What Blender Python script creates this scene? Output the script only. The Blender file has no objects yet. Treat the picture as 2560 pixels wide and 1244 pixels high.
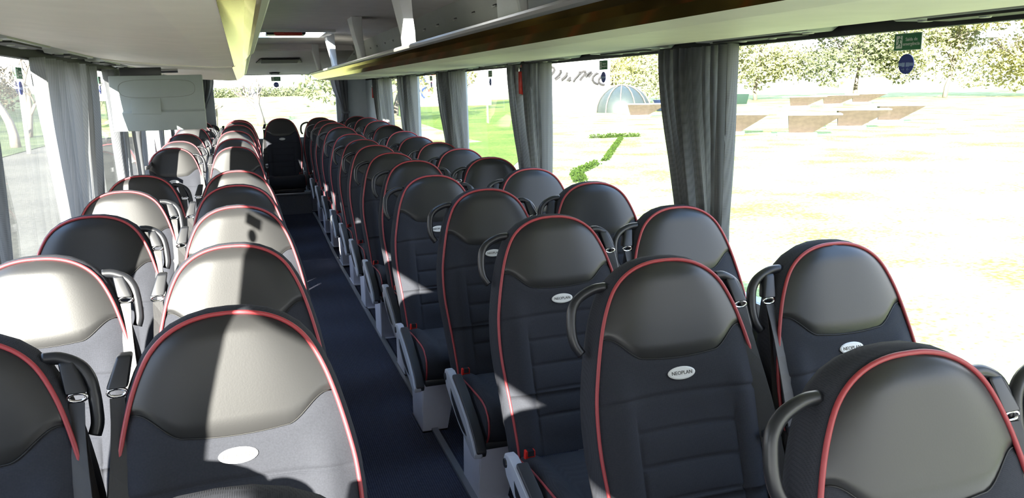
import bpy, bmesh, math, random
from mathutils import Vector, Matrix
random.seed(7)
S = bpy.context.scene
COL = S.collection
# ---------------------------------------------------------------- camera
F, CY, YAW, PITCH, ROLL = 2005.0, 622.0, .3153, .1993, -.0221
CAMP = Vector((0, -.94, 1.58))
fw = Vector((math.sin(YAW)*math.cos(PITCH), math.cos(YAW)*math.cos(PITCH), -math.sin(PITCH)))
r0 = Vector((math.cos(YAW), -math.sin(YAW), 0)); u0 = r0.cross(fw)
R = r0*math.cos(ROLL) + u0*math.sin(ROLL); U = -r0*math.sin(ROLL) + u0*math.cos(ROLL)
cd = bpy.data.cameras.new('camera'); cam = bpy.data.objects.new('camera', cd); COL.objects.link(cam)
cd.sensor_width = 36; cd.lens = F/2560*36; cd.clip_start = .02; cd.clip_end = 2000
cam.matrix_world = Matrix(((R.x, U.x, -fw.x, CAMP.x), (R.y, U.y, -fw.y, CAMP.y), (R.z, U.z, -fw.z, CAMP.z), (0, 0, 0, 1)))
S.camera = cam
# ---------------------------------------------------------------- sky, sun, exposure
S.view_settings.view_transform = 'Standard'; S.view_settings.look = 'None'
S.view_settings.exposure = 0.35; S.view_settings.gamma = 1.0
W = bpy.data.worlds.new('sky'); S.world = W; W.use_nodes = True
wn = W.node_tree.nodes; wl = W.node_tree.links
bg = wn['Background']; bg.inputs['Strength'].default_value = 5.4
tc = wn.new('ShaderNodeTexCoord'); sx = wn.new('ShaderNodeSeparateXYZ'); cr = wn.new('ShaderNodeValToRGB')
wl.new(tc.outputs['Generated'], sx.inputs[0]); wl.new(sx.outputs['Z'], cr.inputs[0]); wl.new(cr.outputs[0], bg.inputs[0])
cr.color_ramp.elements[0].color = (1.0, .97, .92, 1); cr.color_ramp.elements[0].position = 0
cr.color_ramp.elements[1].color = (.34, .56, 1.0, 1); cr.color_ramp.elements[1].position = .7
sl = bpy.data.lights.new('sun', 'SUN'); so = bpy.data.objects.new('sun', sl); COL.objects.link(so)
sl.energy = 44; sl.angle = .009; sl.color = (1, .95, .86)
so.location = (-20, -30, 20)
so.rotation_euler = Vector((1, 1.65, -.685)).to_track_quat('-Z', 'Y').to_euler()
S.cycles.max_bounces = 14; S.cycles.transparent_max_bounces = 16; S.cycles.diffuse_bounces = 9
S.cycles.use_denoising = True
S.cycles.sample_clamp_indirect = 10
S.cycles.caustics_reflective = False; S.cycles.caustics_refractive = False

# ---------------------------------------------------------------- materials
def mat(name, col, rough=.6, metal=0, spec=.5, noise=None, bump=None, coat=0, emit=None, sheen=0):
    m = bpy.data.materials.new(name); m.use_nodes = True
    nt = m.node_tree; b = nt.nodes['Principled BSDF']
    b.inputs['Base Color'].default_value = (*col, 1); b.inputs['Roughness'].default_value = rough
    b.inputs['Metallic'].default_value = metal; b.inputs['Specular IOR Level'].default_value = spec
    b.inputs['Coat Weight'].default_value = coat; b.inputs['Coat Roughness'].default_value = .08
    if sheen: b.inputs['Sheen Weight'].default_value = sheen
    co = nt.nodes.new('ShaderNodeTexCoord')
    n = nt.nodes.new('ShaderNodeTexNoise'); nt.links.new(co.outputs['Object'], n.inputs['Vector'])
    sc, amt = noise or (9, .08)
    n.inputs['Scale'].default_value = sc; n.inputs['Detail'].default_value = 5
    mx = nt.nodes.new('ShaderNodeMixRGB'); mx.blend_type = 'MIX'
    mx.inputs[1].default_value = (*[c*(1-amt) for c in col], 1); mx.inputs[2].default_value = (*[min(1, c*(1+amt)) for c in col], 1)
    nt.links.new(n.outputs['Fac'], mx.inputs[0]); nt.links.new(mx.outputs[0], b.inputs['Base Color'])
    if bump:
        bs, st, dist = bump
        n2 = nt.nodes.new('ShaderNodeTexNoise'); n2.inputs['Scale'].default_value = bs; n2.inputs['Detail'].default_value = 3
        nt.links.new(co.outputs['Object'], n2.inputs['Vector'])
        bp = nt.nodes.new('ShaderNodeBump'); bp.inputs['Strength'].default_value = st; bp.inputs['Distance'].default_value = dist
        nt.links.new(n2.outputs['Fac'], bp.inputs['Height']); nt.links.new(bp.outputs[0], b.inputs['Normal'])
    return m
def weave(m, sx_, sy_, sz_, amt, strength=.3, dist=.001):
    """woven pattern: product of two wave textures modulates colour and bump"""
    nt = m.node_tree; b = nt.nodes['Principled BSDF']; co = nt.nodes.new('ShaderNodeTexCoord')
    outs = []
    for v in (sx_, sy_, sz_):
        if not v: continue
        w = nt.nodes.new('ShaderNodeTexWave'); w.inputs['Scale'].default_value = v[1]; w.bands_direction = v[0]
        w.inputs['Distortion'].default_value = .4
        nt.links.new(co.outputs['Object'], w.inputs['Vector']); outs.append(w.outputs['Fac'])
    o = outs[0]
    for p in outs[1:]:
        mu = nt.nodes.new('ShaderNodeMath'); mu.operation = 'MULTIPLY'; nt.links.new(o, mu.inputs[0]); nt.links.new(p, mu.inputs[1]); o = mu.outputs[0]
    src = b.inputs['Base Color'].links[0].from_socket
    mx = nt.nodes.new('ShaderNodeMixRGB'); mx.blend_type = 'MULTIPLY'; mx.inputs[2].default_value = (1-amt, 1-amt, 1-amt, 1)
    nt.links.new(o, mx.inputs[0]); nt.links.new(src, mx.inputs[1]); nt.links.new(mx.outputs[0], b.inputs['Base Color'])
    bp = nt.nodes.new('ShaderNodeBump'); bp.inputs['Strength'].default_value = strength; bp.inputs['Distance'].default_value = dist
    nt.links.new(o, bp.inputs['Height']); nt.links.new(bp.outputs[0], b.inputs['Normal'])
    return m
FABRIC = weave(mat('seat_fabric', (.030, .032, .040), .9, spec=.2, noise=(300, .25)), ('X', 130), None, ('Z', 130), .35, .25, .0006)
LEATHER = mat('seat_leather', (.020, .020, .0205), .37, spec=.42, noise=(6, .12), bump=(260, .12, .0006))
PIPING = mat('red_piping', (.30, .035, .042), .5)
PLASTIC = mat('black_plastic', (.013, .014, .017), .38)
RUBBER = mat('black_grip', (.018, .019, .023), .55, bump=(500, .2, .0005))
BELT = weave(mat('belt_webbing', (.02, .02, .022), .55), ('X', 160), None, None, .4, .2, .0004)
CHROME = mat('chrome', (.75, .76, .78), .14, metal=1)
REDPL = mat('red_plastic', (.55, .02, .012), .35)
ARMG = mat('armrest_grey', (.36, .38, .43), .5)
PEDE = mat('painted_leg', (.60, .60, .68), .4)
ALU = mat('aluminium_rail', (.30, .31, .33), .38, metal=.7)
BADGE = mat('badge_silver', (.62, .62, .60), .35)
INK = mat('badge_ink', (.04, .04, .04), .5)
CARPET = weave(mat('carpet', (.058, .061, .088), .95, spec=.1, noise=(60, .4), bump=(900, .5, .002)), ('X', 34), None, None, .45, .5, .002)
CARPETR = mat('riser_carpet', (.14, .14, .155), .95, noise=(120, .6), bump=(300, .5, .003))
CREAM = mat('rack_cream', (.90, .83, .74), .55, bump=(400, .1, .0004))
CEILM = mat('ceiling_trim', (.86, .80, .78), .7, bump=(300, .15, .0006))
GREYP = mat('grey_panel', (.22, .23, .22), .6)
DUCT = mat('duct_panel', (.34, .35, .33), .6, bump=(350, .12, .0005))
STRUTM = mat('strut_grey', (.80, .80, .78), .5)
LACQ = mat('brown_lacquer', (.25, .165, .07), .13, metal=.92)
LACQ.node_tree.nodes['Principled BSDF'].inputs['Specular Tint'].default_value = (1, .80, .36, 1)
LIP = mat('rack_lip', (.40, .39, .375), .35)
DARK = mat('dark_recess', (.012, .012, .012), .6)
BEZEL = mat('bezel', (.42, .43, .40), .4)
MONM = mat('monitor_shell', (.27, .305, .305), .5, bump=(300, .1, .0004))
WALLG = mat('wall_grey', (.42, .47, .50), .65)
GREEN = mat('sign_green', (.02, .16, .06), .5)
BLUE = mat('sign_blue', (.02, .035, .26), .5)
WHITE = mat('sign_white', (.75, .78, .75), .5)
PALEB = mat('sign_pale_blue', (.25, .33, .6), .5)
def curtain_mat():
    m = weave(mat('curtain_cloth', (.17, .175, .185), .9, spec=.1), None, ('Y', 55), ('Z', 55), .5, .4, .001)
    nt = m.node_tree; b = nt.nodes['Principled BSDF']; out = nt.nodes['Material Output']
    t = nt.nodes.new('ShaderNodeBsdfTranslucent'); t.inputs[0].default_value = (.5, .5, .5, 1)
    ms = nt.nodes.new('ShaderNodeMixShader'); ms.inputs[0].default_value = .26
    nt.links.new(b.outputs[0], ms.inputs[1]); nt.links.new(t.outputs[0], ms.inputs[2]); nt.links.new(ms.outputs[0], out.inputs[0])
    return m
CURT = curtain_mat()
def glass_mat():
    m = bpy.data.materials.new('window_glass'); m.use_nodes = True; nt = m.node_tree
    nt.nodes.remove(nt.nodes['Principled BSDF']); out = nt.nodes['Material Output']
    t = nt.nodes.new('ShaderNodeBsdfTransparent'); t.inputs[0].default_value = (.93, .935, .92, 1)
    g = nt.nodes.new('ShaderNodeBsdfGlossy'); g.inputs['Roughness'].default_value = .0; g.inputs[0].default_value = (.9, .9, .9, 1)
    f = nt.nodes.new('ShaderNodeFresnel'); 
    ge = nt.nodes.new('ShaderNodeNewGeometry'); mr = nt.nodes.new('ShaderNodeMapRange')   # same index from both faces of the thin pane
    mr.inputs[3].default_value = 1.14; mr.inputs[4].default_value = 1/1.14
    nt.links.new(ge.outputs['Backfacing'], mr.inputs[0]); nt.links.new(mr.outputs[0], f.inputs[0])
    ms = nt.nodes.new('ShaderNodeMixShader')
    nt.links.new(f.outputs[0], ms.inputs[0]); nt.links.new(t.outputs[0], ms.inputs[1]); nt.links.new(g.outputs[0], ms.inputs[2])
    nt.links.new(ms.outputs[0], out.inputs[0]); return m
GLASS = glass_mat()

# ---------------------------------------------------------------- mesh helpers
def mesh_of(name, verts, faces, m, smooth=False):
    me = bpy.data.meshes.new(name); me.from_pydata([tuple(v) for v in verts], [], faces)
    me.materials.append(m)
    if smooth: me.polygons.foreach_set('use_smooth', [True]*len(me.polygons))
    me.update(); return me
class MB:
    def __init__(s): s.v = []; s.f = []
    def box(s, x0, x1, y0, y1, z0, z1):
        n = len(s.v)
        s.v += [(x0, y0, z0), (x1, y0, z0), (x1, y1, z0), (x0, y1, z0), (x0, y0, z1), (x1, y0, z1), (x1, y1, z1), (x0, y1, z1)]
        s.f += [tuple(n+i for i in q) for q in ((0, 3, 2, 1), (4, 5, 6, 7), (0, 1, 5, 4), (1, 2, 6, 5), (2, 3, 7, 6), (3, 0, 4, 7))]
        return s
    def hexa(s, p):     # 8 points: bottom ring then top ring
        n = len(s.v); s.v += [tuple(q) for q in p]
        s.f += [tuple(n+i for i in q) for q in ((0, 3, 2, 1), (4, 5, 6, 7), (0, 1, 5, 4), (1, 2, 6, 5), (2, 3, 7, 6), (3, 0, 4, 7))]
        return s
    def prism(s, prof, axis, a, b):   # closed profile extruded along an axis
        n = len(s.v); k = len(prof)
        def P(p, t):
            return {'y': (p[0], t, p[1]), 'x': (t, p[0], p[1]), 'z': (p[0], p[1], t)}[axis]
        s.v += [P(p, a) for p in prof] + [P(p, b) for p in prof]
        s.f += [(n+i, n+(i+1) % k, n+k+(i+1) % k, n+k+i) for i in range(k)]
        s.f += [tuple(n+i for i in reversed(range(k))), tuple(n+k+i for i in range(k))]
        return s
    def tube(s, pts, r, seg=8, closed=False, rx=None):
        pts = [Vector(p) for p in pts]; n = len(s.v); K = len(pts)
        up = None
        for i, p in enumerate(pts):
            a = pts[(i-1) % K] if (closed or i) else p; b = pts[(i+1) % K] if (closed or i < K-1) else p
            t = (b-a).normalized()
            if up is None:
                up = Vector((0, 0, 1)) if abs(t.z) < .9 else Vector((0, 1, 0))
            x = up.cross(t).normalized(); up = t.cross(x).normalized()
            rr = r[i] if isinstance(r, (list, tuple)) else r
            for j in range(seg):
                q = 2*math.pi*j/seg
                s.v.append(tuple(p + x*math.cos(q)*rr + up*math.sin(q)*(rr if rx is None else rx)))
        for i in range(K if closed else K-1):
            for j in range(seg):
                a = n+i*seg+j; b = n+i*seg+(j+1) % seg; c = n+((i+1) % K)*seg+(j+1) % seg; d = n+((i+1) % K)*seg+j
                s.f.append((a, b, c, d))
        if not closed:
            s.f.append(tuple(n+j for j in reversed(range(seg)))); s.f.append(tuple(n+(K-1)*seg+j for j in range(seg)))
        return s
    def ribbon(s, pts, widths, wdir, th=.0012):
        """webbing: strip along pts, half-width vectors along wdir (list or vector)"""
        n = len(s.v); K = len(pts)
        for i, p in enumerate(pts):
            p = Vector(p); wd = Vector(wdir[i] if isinstance(wdir, list) else wdir).normalized()*widths[i]/2
            t = (Vector(pts[min(K-1, i+1)])-Vector(pts[max(0, i-1)])).normalized(); nn = wd.cross(t).normalized()*th
            s.v += [tuple(p-wd-nn), tuple(p+wd-nn), tuple(p+wd+nn), tuple(p-wd+nn)]
        for i in range(K-1):
            for j in range(4):
                s.f.append((n+4*i+j, n+4*i+(j+1) % 4, n+4*i+4+(j+1) % 4, n+4*i+4+j))
        s.f += [(n+3, n+2, n+1, n), (n+4*K-4, n+4*K-3, n+4*K-2, n+4*K-1)]
        return s
    def mesh(s, name, m, smooth=False, bevel=0, seg=2):
        me = mesh_of(name, s.v, s.f, m, smooth)
        bm = bmesh.new(); bm.from_mesh(me)
        if bevel:
            ed = [e for e in bm.edges if len(e.link_faces) == 2 and e.calc_face_angle(0) > .35]
            bmesh.ops.bevel(bm, geom=ed, offset=bevel, segments=seg, affect='EDGES', profile=.6, clamp_overlap=True)
        bmesh.ops.recalc_face_normals(bm, faces=bm.faces)
        bm.to_mesh(me); bm.free()
        if bevel or smooth:
            me.polygons.foreach_set('use_smooth', [True]*len(me.polygons))
            if not smooth: me.set_sharp_from_angle(angle=.6)
        return me
def link(name, me, parent=None, loc=(0, 0, 0), rot=(0, 0, 0)):
    o = bpy.data.objects.new(name, me); COL.objects.link(o); o.parent = parent; o.location = loc; o.rotation_euler = rot
    return o
def root(name, loc=(0, 0, 0), rz=0):
    o = bpy.data.objects.new(name, None); COL.objects.link(o); o.location = loc; o.rotation_euler = (0, 0, rz); o.empty_display_size = .1
    return o
def tag(o, label, cat, group=None, kind=None):
    o['label'] = label; o['category'] = cat
    if group: o['group'] = group
    if kind: o['kind'] = kind
    return o
def struct(name, me, label=None):
    o = link(name, me); o['kind'] = 'structure'
    if label: o['label'] = label
    return o
def copy_tree(o, parent=None):
    c = o.copy(); COL.objects.link(c); c.parent = parent
    for ch in list(o.children): copy_tree(ch, c)
    return c
def text_mesh(body, size, m, th=.0006, width=None):
    cu = bpy.data.curves.new('t', 'FONT'); cu.body = body; cu.size = size; cu.extrude = th
    cu.align_x = 'CENTER'; cu.align_y = 'CENTER'; cu.space_line = .95; cu.resolution_u = 3
    o = bpy.data.objects.new('t', cu); COL.objects.link(o)
    dg = bpy.context.evaluated_depsgraph_get(); me = bpy.data.meshes.new_from_object(o.evaluated_get(dg))
    bpy.data.objects.remove(o); me.materials.clear(); me.materials.append(m)
    if width:
        xs = [v.co.x for v in me.vertices]; k = width/(max(xs)-min(xs))
        for v in me.vertices: v.co.x *= k
    return me

# ---------------------------------------------------------------- the bus shell
XR, XL, XC = 1.69, -.822, .434
YF, YB = -2.7, 10.8
def floor_z(y): return 0 if y < 6.8 else min(.085, (y-6.8)*.05)
bm_ = MB(); n = 28
ys = [YF+(YB-YF)*i/n for i in range(n+1)]
for y in ys: bm_.v += [(XL, y, floor_z(y)), (XR, y, floor_z(y)), (XL, y, -.12), (XR, y, -.12)]
for i in range(n):
    a = 4*i; bm_.f += [(a, a+1, a+5, a+4), (a+2, a+6, a+7, a+3), (a, a+4, a+6, a+2), (a+1, a+3, a+7, a+5)]
bm_.f += [(0, 2, 3, 1), (4*n, 4*n+1, 4*n+3, 4*n+2)]
struct('floor', bm_.mesh('floor', CARPET))
# raised rear platform and its carpeted riser
struct('trim_1', MB().box(.20, .72, 9.30, YB, .085, .33).mesh('step', CARPETR), 'grey carpeted riser under the rear middle seat')
struct('trim_2', MB().box(.20, .72, 9.285, 9.33, .33, .352).mesh('nosing', ALU, bevel=.004), 'metal nosing strip on the rear step')
# seat rails on the floor along the aisle
for k, x in enumerate((.735, .135)):
    b = MB()
    for i in range(20):
        y0 = YF+.05+(9.25-YF)*i/20; y1 = YF+.05+(9.25-YF)*(i+1)/20
        b.hexa([(x-.014, y0, floor_z(y0)), (x+.014, y0, floor_z(y0)), (x+.014, y1, floor_z(y1)), (x-.014, y1, floor_z(y1)),
                (x-.014, y0, floor_z(y0)+.012), (x+.014, y0, floor_z(y0)+.012), (x+.014, y1, floor_z(y1)+.012), (x-.014, y1, floor_z(y1)+.012)])
    struct('trim_%d' % (3+k), b.mesh('rail', ALU), 'metal seat rail on the floor along the aisle')
# ceiling, roof
ceil_prof = [(-.36, 2.07), (-.1, 2.085), (XC, 2.09), (.97, 2.085), (1.23, 2.07), (1.23, 2.13), (-.36, 2.13)]
HT = [(2.15, 2.85), (6.2, 6.9)]; hx0, hx1 = .134, .734
b = MB(); segs = [(YF, HT[0][0]), (HT[0][1], HT[1][0]), (HT[1][1], 8.4)]
for a_, c_ in segs: b.prism(ceil_prof, 'y', a_, c_)
for a_, c_ in HT:
    b.prism([(-.36, 2.07), (-.1, 2.085), (hx0, 2.0875), (hx0, 2.13), (-.36, 2.13)], 'y', a_, c_)
    b.prism([(hx1, 2.0875), (.97, 2.085), (1.23, 2.07), (1.23, 2.13), (hx1, 2.13)], 'y', a_, c_)
struct('ceiling', b.mesh('ceiling', CEILM))
rear_c = MB().hexa([(XL, 8.4, 2.02), (XR, 8.4, 2.02), (XR, YB, 1.815), (XL, YB, 1.815), (XL, 8.4, 2.13), (XR, 8.4, 2.13), (XR, YB, 2.13), (XL, YB, 2.13)])
struct('trim_5', rear_c.mesh('rear_ceiling', CEILM), 'sloping ceiling panel above the rear window')
roofb = MB()
for a_, c_ in [(YF-.05, HT[0][0]), (HT[0][1], HT[1][0]), (HT[1][1], YB+.05)]: roofb.box(XL-.05, XR+.05, a_, c_, 2.13, 2.17)
for a_, c_ in HT: roofb.box(XL-.05, hx0, a_, c_, 2.13, 2.17); roofb.box(hx1, XR+.05, a_, c_, 2.13, 2.17)
struct('trim_6', roofb.mesh('roof', GREYP), 'bus roof')
struct('trim_7', MB().box(-.1, .97, 8.34, 8.42, 2.035, 2.1).mesh('cross', CEILM, bevel=.01), 'cross rib in the ceiling before the rear panel')
# side walls: below sills, above windows, pillars
PIL = [(-.16, .02), (1.74, 1.90), (3.62, 3.78), (5.50, 5.66), (7.38, 7.54)]
for side, X, sgn in (('right', XR, 1), ('left', XL, -1)):
    b = MB(); xo = X+.06*sgn; x0, x1 = min(X, xo), max(X, xo)
    b.box(x0, x1, YF, YB, -.12, .80); b.box(x0, x1, YF, YB, 1.715 if sgn > 0 else 1.745, 2.16)
    for p in PIL: b.box(x0, x1, p[0], p[1], .80, 1.745)
    b.box(x0, x1, 9.28, YB, .80, 1.745); b.box(x0, x1, YF, YF+.2, .80, 1.745)
    struct('wall_'+side, b.mesh('wall', WALLG))
    edges = [YF+.2]+[v for p in PIL for v in p]+[9.28]
    for i in range(0, len(edges), 2):
        struct('window_%d' % ((1 if sgn > 0 else 8)+i//2), MB().box(X+.012*sgn-.002, X+.012*sgn+.002, edges[i], edges[i+1], .80, 1.745).mesh('pane', GLASS))
b = MB(); b.box(XL, XR, YB, YB+.06, -.12, .95); b.box(XL, XR, YB, YB+.06, 1.81, 2.16); b.box(XL, -.36, YB, YB+.06, .95, 1.81); b.box(1.26, XR, YB, YB+.06, .95, 1.81)
struct('wall_back', b.mesh('wall', WALLG))
struct('window_20', MB().box(-.36, 1.26, YB+.02, YB+.024, .95, 1.81).mesh('pane', GLASS))
b = MB(); b.box(XL, XR, YF-.06, YF, -.12, .6); b.box(XL, XR, YF-.06, YF, 1.95, 2.16)
struct('wall_front', b.mesh('wall', WALLG))
struct('window_21', MB().box(XL, XR, YF-.03, YF-.026, .6, 1.95).mesh('pane', GLASS))

# ---------------------------------------------------------------- luggage racks
def mir(p): return [(2*.44-x, z) for x, z in reversed(p)]
def rack(name, mirror, y0, y1, label, outer_z=0.0, dx=0):
    t = root(name, (0, (y0+y1)/2, 1.72)); yc = (y0+y1)/2; zc = 1.72
    M = (lambda p: mir(p)) if mirror else (lambda p: p)
    def part(nm, prof, m, a=y0, b=y1, bevel=0):
        pr = [(x, z-zc+(outer_z*max(0, (x-.905)/.645) if nm == 'soffit' else 0)) for x, z in prof]
        pr = M(pr); pr = [(x+dx, z) for x, z in pr]
        return link(nm, MB().prism(pr, 'y', a-yc, b-yc).mesh(nm, m, bevel=bevel), t)
    part('soffit', [(.905, 1.717), (1.0, 1.709), (1.25, 1.708), (1.45, 1.713), (1.55, 1.722), (1.55, 1.752), (1.3, 1.762), (.91, 1.755)], CREAM)
    part('fascia', [(.905, 1.7165), (.862, 1.738), (.838, 1.757), (.823, 1.774), (.835, 1.781), (.87, 1.765), (.91, 1.745)], LACQ)
    part('lip', [(.822, 1.774), (.806, 1.780), (.800, 1.789), (.803, 1.797), (.812, 1.80), (.835, 1.792), (.836, 1.778)], LIP)
    part('shelf', [(.836, 1.778), (1.31, 1.772), (1.31, 1.80), (.836, 1.79)], GREYP)
    bp = part('back_panel', [(1.30, 1.79), (1.245, 2.0), (1.215, 2.075), (1.26, 2.075), (1.33, 1.79)], DUCT)
    sg = -1 if mirror else 1
    # slotted fins along the back panel
    y = y0+.25; k = 0
    while y < y1-.15:
        x = 1.252; X = (2*.44-x if mirror else x)+dx
        b = MB().box(min(X-.005*sg, X+.01*sg), max(X-.005*sg, X+.01*sg), y-.032-yc, y+.032-yc, 1.983-zc, 1.991-zc)
        link('air_slot', b.mesh('air_slot', DARK), bp)
        b = MB().box(min(X-.012*sg, X+.01*sg), max(X-.012*sg, X+.01*sg), y-.03-yc, y+.03-yc, 1.975-zc, 1.982-zc)
        link('slot_ledge', b.mesh('slot_ledge', BEZEL), bp)
        y += .40 if k % 3 else .46; k += 1
    # struts from lip to ceiling
    for ys_ in (-.3, 1.46, 3.16, 4.92, 6.70, 8.30):
        if not (y0+.05 < ys_ < y1-.3): continue
        def PX(x): return (2*.44-x if mirror else x)+dx
        w = 24; bb = MB()
        lv = [(.826, 1.793, .0, .235), (.815, 1.86, .01, .21), (.795, 1.94, .015, .20), (.778, 2.02, .01, .20), (.768, 2.085, -.01, .225)]
        for x, z, a, c in lv:
            w_ = .03+.045*(z-1.793)/.29; bb.v += [(PX(x), ys_+a-yc, z-zc), (PX(x), ys_+c-yc, z-zc), (PX(x+w_), ys_+c-yc, z-zc), (PX(x+w_), ys_+a-yc, z-zc)]
        for i in range(len(lv)-1):
            for j in range(4): bb.f.append((4*i+j, 4*i+(j+1) % 4, 4*i+4+(j+1) % 4, 4*i+4+j))
        bb.f += [(0, 1, 2, 3), (16, 17, 18, 19)]
        link('strut', bb.mesh('strut', STRUTM, bevel=.006), t)
    part('end_cap', [(.905, 1.715), (.823, 1.772), (.800, 1.789), (.81, 1.802), (.84, 1.793), (.92, 1.758)], DARK, y1-.008, y1+.012)
    tag(t, label, 'luggage rack')
    return t
rack('luggage_rack', False, YF+.03, 9.33, 'long cream and brown overhead luggage rack above the window seats on the right')
rack('luggage_rack', True, YF+.03, 3.60, 'overhead luggage rack at top left, nearest the camera, with glossy golden fascia', .045)
rack('luggage_rack', True, 3.78, 8.70, 'overhead luggage rack on the left behind the hanging monitor', .045, -.012)

# service channel (lamp and nozzle strip) between rack and windows
psu_y = [.42+.935*i for i in range(-2, 10)]
for side in ('right', 'left'):
    sg = 1 if side == 'right' else -1; x0, x1 = (1.55, 1.69) if sg > 0 else (-.67, -.822); dz = 0 if sg > 0 else .042
    a, c = min(x0, x1), max(x0, x1)
    struct('trim_%d' % (8 if sg > 0 else 9), MB().prism([(a, 1.735+dz), (c, 1.735+dz), (c, 2.0), (a, 2.0)], 'y', YF, 9.3).mesh('channel', BEZEL), 'recessed service channel beside the luggage rack, '+side)
    xr = (x1-.03*sg); q = sorted((xr, x1))
    struct('trim_%d' % (10 if sg > 0 else 11), MB().box(q[0], q[1], YF, 9.3, 1.703+dz*.6, 1.735+dz).mesh('rail', DARK, bevel=.004), 'dark curtain rail above the windows, '+side)
    pr = None
    for i, y in enumerate(psu_y):
        if pr is None:
            t = root('service_unit', (0, 0, 0)); p0, p1 = sorted((x0+.004*sg, x0+.096*sg))
            xc_ = (p0+p1)/2
            b = MB()
            b.hexa([(p0-xc_, -.30, .012), (p1-xc_, -.30, .012), (p1-xc_, .30, .012), (p0-xc_, .30, .012), (p0-xc_, -.34, .03), (p1-xc_, -.34, .03), (p1-xc_, .34, .03), (p0-xc_, .34, .03)])
            link('bezel', b.mesh('bezel', BEZEL, bevel=.005), t)
            g = link('grille', MB().box(p0-xc_+.012, p1-xc_-.012, -.21, .21, .006, .013).mesh('grille', DARK), t)
            for yy in (-.25, .25):
                b = MB().tube([(0, yy, .018), (0, yy, .008)], [.02, .017], 16)
                nz = link('air_nozzle', b.mesh('nozzle', BEZEL, smooth=False), t)
            for yy in (-.08, .08):
                link('reading_lamp', MB().tube([(0, yy, .01), (0, yy, .003)], [.017, .012], 14).mesh('lamp', BEZEL), t)
            pr = t
        else:
            t = copy_tree(pr)
        t.location = (xc_, y, 1.706+dz)
        nthu = ['first', 'second', 'third', 'fourth', 'fifth', 'sixth', 'seventh', 'eighth', 'ninth', 'tenth', 'eleventh', 'last'][i]
        tag(t, ('dark-grilled lamp and air unit under the right rack, %s from the front' if sg > 0 else 'pale lamp and air unit under the left rack, %s from the front') % nthu,
            'reading light', 'service units under the %s rack' % side)

# ceiling fittings
for k_, (a_, c_) in enumerate(HT):
    yc_ = (a_+c_)/2; t = root('roof_hatch', (.434, yc_, 2.085)); fr = MB()
    fr.box(-.36, .36, -.40, -.335, -.02, .012); fr.box(-.36, .36, .335, .40, -.02, .012); fr.box(-.36, -.285, -.34, .34, -.02, .012); fr.box(.285, .36, -.34, .34, -.02, .012)
    link('frame', fr.mesh('frame', STRUTM, bevel=.004), t)
    link('pane', MB().box(-.31, .31, -.36, .36, .086, .09).mesh('pane', GLASS), t)
    link('lamp_housing', MB().box(-.20, .12, -.34, -.12, -.035, -.004).mesh('housing', PLASTIC, bevel=.01), t)
    rh = link('release_handle', MB().box(-.13, .09, -.36, -.31, -.045, -.02).box(-.14, -.06, -.38, -.29, -.04, -.01).mesh('handle', REDPL, bevel=.008), t)
    rh['label'] = 'red emergency release handle'
    tag(t, ['glazed roof hatch above the second row, outside the picture top', 'emergency roof hatch with red handle in the middle of the ceiling'][k_], 'roof hatch')
def slope_z(y): return 2.02-(y-8.4)/(YB-8.4)*.205
t = root('ceiling_vent', (.46, 9.2, slope_z(9.2)-.004)); t.rotation_euler = (-math.atan(.205/2.4), 0, 0)
link('recess', MB().hexa([(-.22, -.22, -.012), (.22, -.22, -.012), (.27, .16, -.012), (-.27, .16, -.012), (-.22, -.22, .0), (.22, -.22, .0), (.27, .16, .0), (-.27, .16, .0)]).mesh('recess', DARK, bevel=.004), t)
b = MB()
for j in range(7): b.box(-.21, .21, -.19+.05*j, -.18+.05*j, -.02, -.012)
link('slats', b.mesh('slats', PLASTIC), t)
tag(t, 'dark trapezoid air vent in the ceiling above the rear window', 'vent')
t = root('ceiling_lamp', (.445, 10.55, slope_z(10.55)-.004)); t.rotation_euler = (-math.atan(.205/2.4), 0, 0)
link('ring', MB().tube([(math.cos(a)*.06, math.sin(a)*.06, -.004) for a in [i*math.pi/12 for i in range(24)]], .012, 8, True).mesh('ring', PLASTIC, smooth=True), t)
link('lens', MB().tube([(0, 0, 0), (0, 0, -.012)], [.05, .04], 20).mesh('lens', WHITE), t)
tag(t, 'small round lamp at the top middle of the rear window', 'lamp')

# ---------------------------------------------------------------- window stickers
def running_man(m):
    b = MB()
    def seg(a, c, w): 
        a = Vector(a); c = Vector(c); d = (c-a).normalized(); n_ = Vector((-d.z, 0, d.x))*w/2
        k = len(b.v); b.v += [tuple(a-n_), tuple(c-n_), tuple(c+n_), tuple(a+n_)]; b.f.append((k, k+1, k+2, k+3))
    H = .03
    for p, q, w in (((.1, .35), (.0, -.05), .14), ((0, -.05), (.22, -.2), .1), ((.22, -.2), (.15, -.45), .08), ((0, -.05), (-.1, -.25), .1), ((-.1, -.25), (-.32, -.3), .08),
                    ((.1, .3), (-.15, .2), .07), ((-.15, .2), (-.22, .02), .06), ((.1, .3), (.3, .15), .07)):
        seg((p[0]*H, 0, p[1]*H), (q[0]*H, 0, q[1]*H), w*H)
    k = len(b.v); b.v += [(.14*H+.07*H*math.cos(i*math.pi/5), 0, .47*H+.07*H*math.sin(i*math.pi/5)) for i in range(10)]; b.f.append(tuple(range(k, k+10)))
    return mesh_of('figure', b.v, b.f, m)
TXT = text_mesh('Sa\u00edda de\nemerg\u00eancia', .0125, WHITE, .0003)
FIG = running_man(GREEN)
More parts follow.
